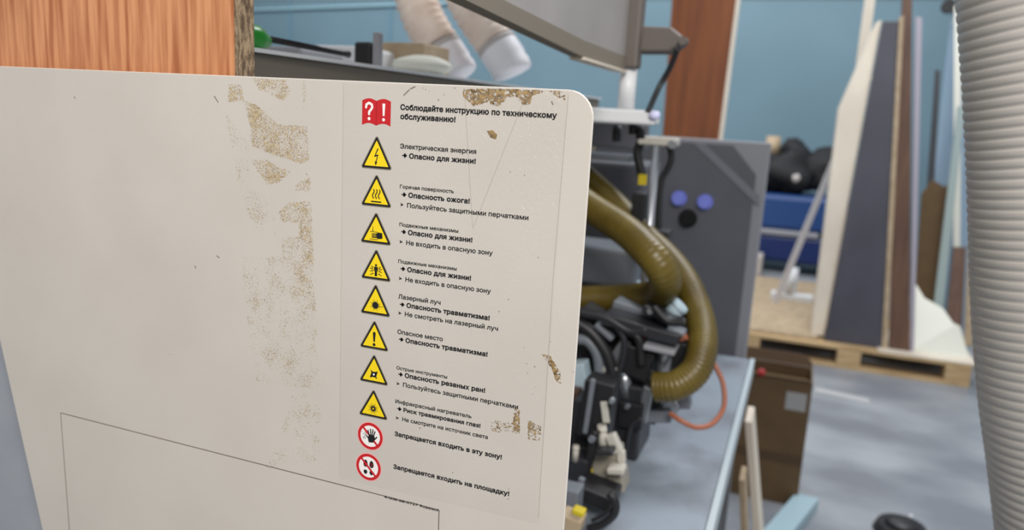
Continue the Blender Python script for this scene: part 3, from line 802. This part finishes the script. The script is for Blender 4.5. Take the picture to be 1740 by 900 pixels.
# ------------------------------------------------------------------ scraper unit (lower cluster)
su = thing('scraper_unit', (-0.27, 1.12, 0.9), 'black and beige scraper unit with yellow sticker beside the panel edge low down', 'machine unit')
MB().box((-0.36, 1.10, 0.9005), (-0.265, 1.19, 0.97)).build('foot', m_dark2, su, bevel=0.004)
for kind, px, py, Y, m_, nm, k in (
        ('box', 1018, 690, 1.15, m_dark, 'motor', dict(w=46, h=92, d=46, a=4)), ('box', 1028, 700, 1.12, m_pale, 'motor_highlight', dict(w=11, h=34, d=3, a=-12)),  # pale bar on the motor is a painted grey-white highlight
        ('box', 992, 735, 1.18, m_dark2, 'casting', dict(w=34, h=120, d=50, a=4)), ('box', 972, 690, 1.2, m_brown, 'cover', dict(w=24, h=60)),
        ('cyl', 1024, 745, 1.12, m_pale, 'spindle', dict(w=14, h=44, a=-8)), ('box', 1044, 752, 1.12, m_pale, 'tip', dict(w=16, h=30, a=-30)), ('box', 1056, 775, 1.12, m_pale, 'tip', dict(w=12, h=20, a=-8)),
        ('box', 1034, 780, 1.14, m_holder, 'holder', dict(w=42, h=44, a=-8)), ('box', 1040, 812, 1.13, m_holder, 'holder', dict(w=44, h=30, a=-14)), ('box', 1002, 805, 1.115, m_stickery, 'sticker', dict(w=10, h=20, d=2)),
        ('box', 1008, 790, 1.16, m_dark2, 'casting', dict(w=44, h=70, d=40)), ('box', 1018, 835, 1.07, m_dark, 'drag_chain', dict(w=58, h=24, a=10)), ('cyl', 978, 770, 1.10, m_pale, 'spindle', dict(w=10, h=26)), ('box', 1001, 690, 1.115, m_body, 'strip', dict(w=8, h=90, a=4)), ('cyl', 1040, 680, 1.11, m_alu, 'pin', dict(w=8, h=10, ax=(0, 1, 0))), ('box', 1030, 765, 1.10, m_dark2, 'clamp', dict(w=26, h=8, a=-14)), ('box', 1048, 796, 1.10, m_pale, 'tip', dict(w=26, h=10, a=-10)), ('box', 985, 830, 1.05, m_body, 'strip', dict(w=10, h=40, a=8)), ('cyl', 1006, 745, 1.10, m_body, 'pin', dict(w=10, h=10, ax=(0, 1, 0))),  # grey strips stand in for vertical highlight streaks
        ('box', 968, 846, 1.02, m_body, 'guide', dict(w=36, h=44)), ('box', 972, 884, 0.97, m_tan, 'felt_pad', dict(w=36, h=26, a=8)), ('box', 984, 868, 0.955, m_stickery, 'felt_pad', dict(w=20, h=10, a=8))):
    bit(kind, px, py, Y, m_, nm, su, **k)
MB().tube(spline([PY(px, py, 1.0) for px, py in ((1035, 838), (1045, 850), (1044, 872), (1024, 890), (1000, 898))]), 0.006, 10).build('cable', m_dark, su)
MB().tube(spline([PY(px, py, 1.0) for px, py in ((1040, 858), (1026, 874), (1006, 884))]), 0.003, 8).build('cable', m_dark, su)
MB().tube(spline([PY(px, py, 1.11) for px, py in ((1012, 730), (1004, 770), (996, 800), (1002, 832))]), 0.008, 10).build('cable', m_dark, su)

# ------------------------------------------------------------------ amber hoses
def hose(name, pts, r, label, m_=m_amber, pitch=0.007, depth=0.0006):
    return tag(ribbed(MB(), pts, r, pitch, depth).build(name, m_), label, 'hose', 'amber extraction hoses')


hose('amber_hose', [PY(930, 298, 1.46), PY(1000, 350, 1.40), PY(1062, 391, 1.33), PY(1104, 430, 1.275), PY(1127, 463, 1.275), PY(1128, 488, 1.32), PY(1106, 503, 1.37), PY(1060, 507, 1.40), PY(1000, 509, 1.41), PY(930, 511, 1.41)], 0.0275,
     'amber ribbed hose doubling back sharply to the left, the nearer of two')
hose('amber_hose', [PY(920, 232, 1.66), PY(1000, 306, 1.58), PY(1045, 347, 1.54), PY(1093, 398, 1.49), PY(1137, 441, 1.44), PY(1168, 484, 1.40), PY(1188, 536, 1.36), PY(1194, 582, 1.31), PY(1183, 627, 1.27), PY(1150, 654, 1.25), PY(1112, 657, 1.25)], 0.0255,
     'amber ribbed hose sweeping down in a long curve to the trimming unit')
tag(MB().tube(spline([PY(1212, 615, 1.35), PY(1228, 650, 1.34), PY(1230, 690, 1.32), PY(1212, 718, 1.29), PY(1185, 726, 1.27), PY(1160, 716, 1.26), PY(1138, 702, 1.27)]), 0.0045, 10).build('air_tube', m_orange),
    'thin orange air tube looping over the grey machine table', 'tube')

# ------------------------------------------------------------------ things on the feed cover
zc = 1.5475
t = thing('screwdriver', (-0.56, 0.68, zc), 'long screwdriver with green handle and black shaft on the machine cover', 'screwdriver')
a, c, e = PY(395, 58, 0.615), PY(455, 75, 0.66), PY(592, 97, 0.80)
a.z = max(a.z, zc + 0.0135)
c.z = max(c.z, zc + 0.0095)
hd = [a.lerp(c, k / 12) for k in range(13)]
MB().tube(hd, lambda i: (0.010, 0.0125, 0.0135, 0.0135, 0.013, 0.013, 0.0135, 0.0135, 0.013, 0.0115, 0.0095, 0.008, 0.006)[i], 16).build('handle', m_green, t)
c.z += 0.003; e.z += 0.003
MB().tube([c, c.lerp(e, 0.93), e], lambda i: (0.0032, 0.0032, 0.0042)[i], 12).build('shaft', m_steel, t)


def on_cover(px, py, X): q = PX(px, py, X); return q


yb_ = PX(606, 90, -0.575).y
tag(MB().box((-0.580, yb_, zc), (-0.553, yb_ + 0.03, zc + 0.034)).build('switch_box', m_dark, bevel=0.004), 'black switch box on the machine cover beside a grey post', 'box')
yp_ = PX(639, 90, -0.543).y
tag(MB().box((-0.549, yp_, zc), (-0.538, yp_ + 0.01, zc + 0.046)).build('stop_post', m_ltgrey, bevel=0.002), 'small light grey upright post next to the black switch box', 'post')
yc_ = PX(652, 90, -0.62).y + 0.12
tag(MB().box((PY(648, 90, yc_).x, yc_, zc), (PY(720, 90, yc_).x, yc_ + 0.10, zc + 0.058)).build('carton', m_tan, bevel=0.003), 'flat tan carton on the machine cover behind the grey post', 'box')
c = PY(716, 115, 1.12); b = MB(); b.blob((c.x, c.y, zc + 0.017), 0.05, (1.0, 0.8, 0.34), 1, 0.08); tag(b.build('dust_bag', m_sheet), 'flat rounded white bag lying at the foot of the flexible ducts', 'bag')
t_ = on_cover(565, 80, -0.7)
tag(MB().box((t_.x - 0.07, t_.y + 0.03, zc), (t_.x + 0.03, t_.y + 0.16, zc + 0.042)).build('terminal_box', m_whitem, bevel=0.006), 'low white terminal box behind the screwdriver shaft', 'box')
t_ = on_cover(490, 75, -0.7)
tag(MB().box((t_.x - 0.08, t_.y, zc), (t_.x + 0.02, t_.y + 0.11, zc + 0.028)).build('steel_block', m_ltgrey, bevel=0.006), 'low light grey block behind the green screwdriver handle', 'block')


# ------------------------------------------------------------------ flexible ducts above the cover
def duct(axis, r, Y, label, cuffs):
    pts = [PY(px, py, Y) for px, py in axis]; e = pts[-1]
    t = thing('flexible_duct', (e.x, e.y, zc), label, 'duct', 'pale flexible ducts')
    ribbed(MB(), pts[:-2], r, 0.02, 0.0022, 28, 4, 10).build('sleeve', m_duct, t)
    MB().tube(spline([pts[-3], pts[-2], pts[-1]], 5), lambda i: r * (1.03 if i % 5 else 0.98), 28).build('cuff', m_cuff, t)
    q0, q1 = pts[-3], pts[-3].lerp(pts[-2], 0.22); MB().cyl(q0, q1, r * 1.05, r * 1.04, 28).build('shade_band', m_grey, t)  # grey band paints the shadow beside the white cuff
    return t


duct([(690, -70), (705, -10), (722, 38), (748, 82), (770, 116), (778, 130)], 0.047, 1.6, 'pale ribbed flexible duct with white cuff, left of two above the panel', (3,))
duct([(770, -60), (790, -8), (812, 32), (842, 74), (864, 108), (871, 124)], 0.043, 1.58, 'pale ribbed flexible duct beside the grey hood, right of two', (3,))

# ------------------------------------------------------------------ brown plank
a0, a1 = PY(1140, 0, 5.5), PY(1245, 0, 5.5)
tag(MB().hexa([V(p) for p in ((a0.x + 0.05, 5.5, 0), (-0.615, 5.5, 0), (-0.615, 5.53, 0), (a0.x + 0.05, 5.53, 0), (a0.x, 5.5, 2.7), (a1.x + 0.03, 5.5, 2.7), (a1.x + 0.03, 5.53, 2.7), (a0.x, 5.53, 2.7))]).build('brown_plank', m_rust, bevel=0.003),
    'tall reddish brown wooden plank standing behind the grey machine', 'plank')
tag(MB().hexa([V(p) for p in ((-0.614, 5.5, 0), (-0.59, 5.5, 0), (-0.59, 5.53, 0), (-0.614, 5.53, 0), (a1.x + 0.031, 5.5, 2.7), (a1.x + 0.055, 5.5, 2.7), (a1.x + 0.055, 5.53, 2.7), (a1.x + 0.031, 5.53, 2.7))]).build('plank_batten', m_cream), 'narrow pale batten along the right edge of the brown plank', 'batten')

# ------------------------------------------------------------------ blue machine far back
t = thing('blue_compressor', (-0.1, 8.6, 0), 'blue workshop machine with black motor far back by the blue wall', 'machine')
MB().box((-0.75, 8.35, 0.45), (0.45, 9.0, 0.82)).build('tank', m_bluem, t, bevel=0.05)
MB().box((-0.8, 8.32, 0.405), (0.2, 8.4, 0.455)).build('frame_rail', m_ltgrey, t, bevel=0.008)
MB().box((-0.8, 8.34, 0.12), (0.5, 8.95, 0.404)).build('lower_tank', mat('deep_blue', (14, 38, 92), 0.4), t, bevel=0.04)
for x in (-0.6, 0.3):
    MB().box((x - 0.06, 8.4, 0), (x + 0.06, 8.9, 0.12)).build('foot', m_dark, t)
b = MB(); b.blob((-0.18, 8.65, 1.05), 0.26, (1.3, 1, 1), 2, .5).blob((-0.40, 8.6, 1.0), 0.2, (1, 1, .9), 5, .5).blob((0.15, 8.65, 1.08), 0.22, (1.2, 1, .9), 8, .5).blob((-0.16, 8.6, 1.28), 0.12, (1, 1, 1), 9, .4)
b.build('motor', mat('dull_black', (26, 26, 29), 0.75), t)
MB().blob((-0.08, 8.37, 1.0), 0.05, sub=2).build('gauge', m_grey, t)
tag(MB().cyl((-0.36, 8.75, 1.20), (-0.36, 8.75, 1.40), 0.09, 0.07).cyl((-0.36, 8.75, 0.8205), (-0.36, 8.75, 1.2), 0.05).build('oil_can', m_tan), 'tan can standing on the blue machine beside the black motor', 'can')
tag(MB().box((-0.62, 8.02, 0.0), (-0.30, 8.25, 0.22)).build('crate', m_grey, bevel=0.02), 'small grey crate on the floor before the blue machine', 'crate')
tag(MB().box((-0.9, 6.3, 0.0005), (0.26, 8.0, 0.012)).build('cardboard_sheet', m_tan), 'tan cardboard sheet flat on the floor behind the pallet', 'cardboard')

# ------------------------------------------------------------------ pallet
PX0, PX1, PY0, PY1 = -0.29, 1.085, 5.18, 6.2
pal = thing('pallet', (0.4, 5.7, 0), 'raw pine pallet on the concrete floor carrying leaning boards', 'pallet')
for k in range(6):
    y = PY0 + k * (PY1 - PY0 - 0.14) / 5
    MB().box((PX0, y, 0.122), (PX1, y + 0.14, 0.144)).build('deck_board', m_pallet, pal, bevel=0.002)
for x in (PX0, (PX0 + PX1) / 2 - 0.07, PX1 - 0.14):
    MB().box((x, PY0, 0.1), (x + 0.14, PY1, 0.1218)).build('stringer_board', m_pallet, pal)
    for y in (PY0, 5.62, PY1 - 0.14): MB().box((x, y, 0.022), (x + 0.14, y + 0.14, 0.0998)).build('block', m_pallet, pal, bevel=0.002)
for y in (PY0, 5.62, PY1 - 0.14): MB().box((PX0, y, 0), (PX1, y + 0.12, 0.0218)).build('bottom_board', m_pallet, pal)
ZP = 0.1445
tag(MB().box((PX0 - 0.01, PY0 + 0.06, ZP), (0.20, PY1 - 0.05, ZP + 0.018)).build('chipboard_sheet', m_tan), 'beige chipboard sheet flat on the left part of the pallet', 'board')


def lean(name, px, Y0, Y1, th, m_, label, bevel=0.002, mside=None, floorz=ZP + 0.0005, cat='board'):
    """board whose outline runs px corners: [bottom right, top right, top left, bottom left]; leans back from Y0 to Y1"""
    q = []
    ys = [p[1] for p in px]; y_lo, y_hi = max(ys), min(ys)
    for p in px:
        Y = Y0 + (Y1 - Y0) * (y_lo - p[1]) / (y_lo - y_hi); w_ = PY(*p, Y)
        if p[1] > y_lo - 40: w_.z = floorz
        q.append(w_)
    b = MB(); b.prism(q, (0, th, 0), 1 if mside else None)
    return tag(b.build(name, [m_, mside] if mside else m_, bevel=bevel), label, cat)


lean('anthracite_panel', [(1498, 588), (1527, 36), (1500, 36), (1398, 588)], 5.27, 5.36, 0.03, m_dkboard, 'dark anthracite panel tapering upward, leaning on the pallet', mside=m_tan)
lean('cream_panel', [(1397, 588), (1498, 34), (1489, 38), (1425, 185), (1378, 570)], 5.31, 5.40, 0.30, m_cream, 'thick cream panel stack edge leaning left of the anthracite panel', floorz=ZP + 0.0185)
lean('tan_lath', [(1508, 590), (1536, 26), (1528, 30), (1499, 588)], 5.26, 5.35, 0.035, m_tan, 'narrow tan lath along the right edge of the anthracite panel', cat='lath')
lean('brown_board', [(1546, 592), (1550, -20), (1534, -20), (1510, 592)], 5.27, 5.42, 0.04, m_brown, 'dark brown board leaning between the tan lath and the lilac board', floorz=ZP + 0.009)
lean('lilac_board', [(1554, 592), (1567, 30), (1556, 28), (1547, 592)], 5.28, 5.44, 0.03, m_lilac, 'thin lilac grey board leaning right of the brown board', floorz=ZP + 0.009)
lean('white_batten', [(1412, 560), (1490, -20), (1472, -20), (1394, 560)], 6.24, 6.26, 0.03, m_cream, 'narrow white upright batten showing above the cream panel', floorz=0.0005, cat='batten')
lean('white_pole', [(1324, 500), (1482, 130), (1471, 130), (1312, 500)], 6.75, 6.45, 0.03, m_cuff, 'long white pole leaning behind the cream panel', floorz=0.0125, cat='pole')
t = thing('squeegee', (-0.02, 7.1, 0.0125), 'white T shaped floor squeegee standing on the cardboard behind the pallet', 'squeegee')
MB().box((-0.16, 6.98, 0.0125), (0.19, 7.08, 0.075)).build('head', m_whitem, t, bevel=0.01)
MB().cyl((-0.01, 7.03, 0.0755), (0.01, 7.06, 0.30), 0.055, 0.04).build('socket', m_whitem, t)
lean('white_sheet', [(1640, 600), (1650, 580), (1632, 556), (1622, 552), (1604, 526), (1590, 518), (1572, 508), (1560, 488), (1553, 480), (1548, 600)], 5.31, 5.62, 0.05, m_sheet, 'crumpled white sheet heap on the right of the pallet', cat='sheet', floorz=ZP + 0.009)
tag(MB().box((0.56, PY0 + 0.0, ZP), (PX1 + 0.02, PY1 - 0.4, ZP + 0.008)).build('white_board', m_cream), 'flat pale board lying under the white sheet heap on the pallet', 'board')
ZB = ZP + 0.009
lean('pale_green_board', [(1600, 560), (1640, 180), (1628, 180), (1583, 560)], 5.60, 5.95, 0.03, m_green2, 'pale grey green board leaning behind the white sheet heap', floorz=ZB)
lean('dark_brown_board', [(1634, 575), (1642, 420), (1620, 420), (1606, 575)], 5.70, 5.95, 0.03, m_brown, 'short dark brown board beside the pale green board', floorz=ZB)
lean('tan_batten', [(1652, 590), (1656, 380), (1648, 380), (1638, 590)], 5.62, 5.75, 0.03, m_tan, 'upright tan batten at the pallet edge beside the white hose', floorz=ZB, cat='batten')
lean('blue_grey_sheet', [(1640, 560), (1690, -20), (1622, -20), (1586, 300), (1572, 560)], 6.23, 6.7, 0.03, m_bluebrd, 'tall blue grey sheet leaning behind the boards on the pallet', floorz=0.001)
lean('white_strip', [(1632, 560), (1634, 10), (1622, 10), (1620, 560)], 5.98, 6.45, 0.02, m_sheet, 'bright white strip on the blue grey sheet beside the hose', floorz=ZB, cat='strip')
lean('torn_cardboard', [(1600, 520), (1626, 300), (1606, 318), (1585, 305), (1566, 330), (1558, 520)], 5.85, 6.0, 0.03, m_card, 'torn brown cardboard piece standing behind the white sheet heap', floorz=ZB, cat='cardboard')
lean('dark_lath', [(1584, 500), (1598, 120), (1590, 118), (1568, 500)], 5.92, 6.2, 0.03, m_dark2, 'dark lath leaning against the blue grey sheet', floorz=ZB, cat='lath')
c = PY(1611, 12, 6.66); tag(MB().cyl(c, c + V((0, -0.06, 0)), 0.05).build('sheet_hole', m_dark), 'black round hook at the top of the blue grey sheet', 'hole')  # black disc added to stand in for a dark hole in the sheet

# ------------------------------------------------------------------ cardboard box
t = thing('cardboard_box', (-0.03, 3.28, 0), 'open brown cardboard box on the floor beside the machine table', 'box')
bx0, bx1, by0, by1, bz = -0.24, 0.125, 3.1, 3.33, 0.52
for nm, a, c in (('wall', (bx0, by0, 0.0), (bx1, by0 + 0.006, bz)), ('wall', (bx0, by1 - 0.006, 0), (bx1, by1, bz)), ('wall', (bx0, by0 + 0.0065, 0), (bx0 + 0.006, by1 - 0.0065, bz)), ('wall', (bx1 - 0.006, by0 + 0.0065, 0), (bx1, by1 - 0.0065, bz)), ('bottom', (bx0 + 0.0065, by0 + 0.0065, 0), (bx1 - 0.0065, by1 - 0.0065, 0.006))):
    MB().box(a, c).build(nm, m_card, t)
b = MB(); b.prism([V((x_, by1 + 0.35 * (z_ - bz), z_)) for x_, z_ in ((bx0, bz + .001), (bx1, bz + .001), (bx1 - 0.006, bz + 0.02), (bx1 - 0.025, bz + 0.038), (bx1 - 0.05, bz + 0.046), (bx0, bz + 0.046))], (0, 0.006, 0)); b.build('flap', m_carddk, t)
MB().hexa([V(p) for p in ((bx0, by0, bz + 0.0005), (bx1, by0, bz + 0.0005), (bx1, by0 + 0.006, bz + 0.0005), (bx0, by0 + 0.006, bz + 0.0005), (bx0, by0 - 0.03, bz + 0.02), (bx1 - 0.02, by0 - 0.03, bz + 0.02), (bx1 - 0.02, by0 - 0.024, bz + 0.025), (bx0, by0 - 0.024, bz + 0.025))]).build('flap', m_card, t)
MB().box((bx0, by0 - 0.0015, 0.175), (bx1, by0 - 0.0003, 0.215)).build('packing_tape', m_carddk, t)
a, c = PY(1337, 664, by0), PY(1368, 700, by0); MB().box((a.x, by0 - 0.0015, c.z), (min(c.x, bx1), by0 - 0.0003, a.z)).build('label', m_label, t)
c = PY(1293, 636, by0 - 0.04); b = MB(); b.blob(V((c.x, by0 - 0.015, c.z)), 0.019, (1, 1.0, 0.9), 4, .15, 2); b.build('tape_end', mat('dark_red_tape', (150, 22, 26), 0.5), t)['label'] = 'red tape blob on the front edge'


# ------------------------------------------------------------------ boards leaning on the table side, plank on the floor
def slab(name, top, bot, y0, y1, th, m_, label):
    (xt, zt_), (xb, zb_) = top, bot; q = []
    for (x_, z_) in ((xb, zb_), (xt, zt_)):
        q += [V((x_, y0, z_)), V((x_ + th, y0, z_)), V((x_ + th, y1, z_)), V((x_, y1, z_))]
    return tag(MB().hexa(q).build(name, m_, bevel=0.001), label, 'board', 'boards leaning at the machine table')


slab('leaning_board', (-0.0735, 0.722), (0.055, 0.0005), 2.045, 2.17, 0.018, m_cream, 'tall white board edge leaning at the side of the machine table')
slab('leaning_board', (-0.0655, 0.62), (0.02, 0.0005), 1.90, 1.99, 0.013, m_tan, 'shorter tan board leaning between machine table and white board')
a, c, e, g = PZ(1352, 836, 0.05), PZ(1392, 846, 0.05), PZ(1345, 905, 0.05), PZ(1296, 900, 0.05)
dv = (g - a) * 1.6
q = [a, c, c + dv, a + dv]
tag(MB().hexa([V((p.x, p.y, 0.0005)) for p in q] + [V((p.x, p.y, 0.05)) for p in q]).build('floor_plank', m_plankblue, bevel=0.003), 'pale blue grey plank lying on the floor before the cardboard box', 'plank')
c = PZ(1530, 905, 0.0); b = MB(); b.cyl((c.x, c.y, 0.0005), (c.x, c.y, 0.035), 0.10, 0.085, 32).blob((c.x, c.y, 0.04), 0.06, (1, 1, .35), 0, 0.0).build
b.mi = 1; b.blob((c.x + 0.03, c.y + 0.03, 0.062), 0.008, sub=2, amp=0)
tag(b.build('rubber_stop', [m_dark, m_whitem]), 'low black round rubber stop with white dot at bottom of the aisle floor', 'stop')

# ------------------------------------------------------------------ big white corrugated hose
axis = []
for px, py in ((1612, -140), (1618, -60), (1621, 0), (1630, 130), (1637, 260), (1641, 380), (1645, 500), (1656, 640), (1672, 760), (1688, 890), (1704, 1000)):
    q = PY(px, py, 0.92); axis.append(V((q.x + 0.085, 0.92, q.z)))
low = axis[-1]; axis += [V((low.x + 0.05, 0.92, low.z - 0.2)), V((low.x + 0.10, 0.93, low.z - 0.45)), V((low.x + 0.12, 0.94, 0.006))]
d0 = axis[0] - axis[2]
axis = [axis[0] + d0 * 5, axis[0] + d0 * 2.5] + axis
t = ribbed(MB(), axis, 0.081, 0.0100, 0.0008, 56, 6, 12).build('extraction_hose', m_hose)
tag(t, 'large white corrugated extraction hose hanging at the right', 'hose')
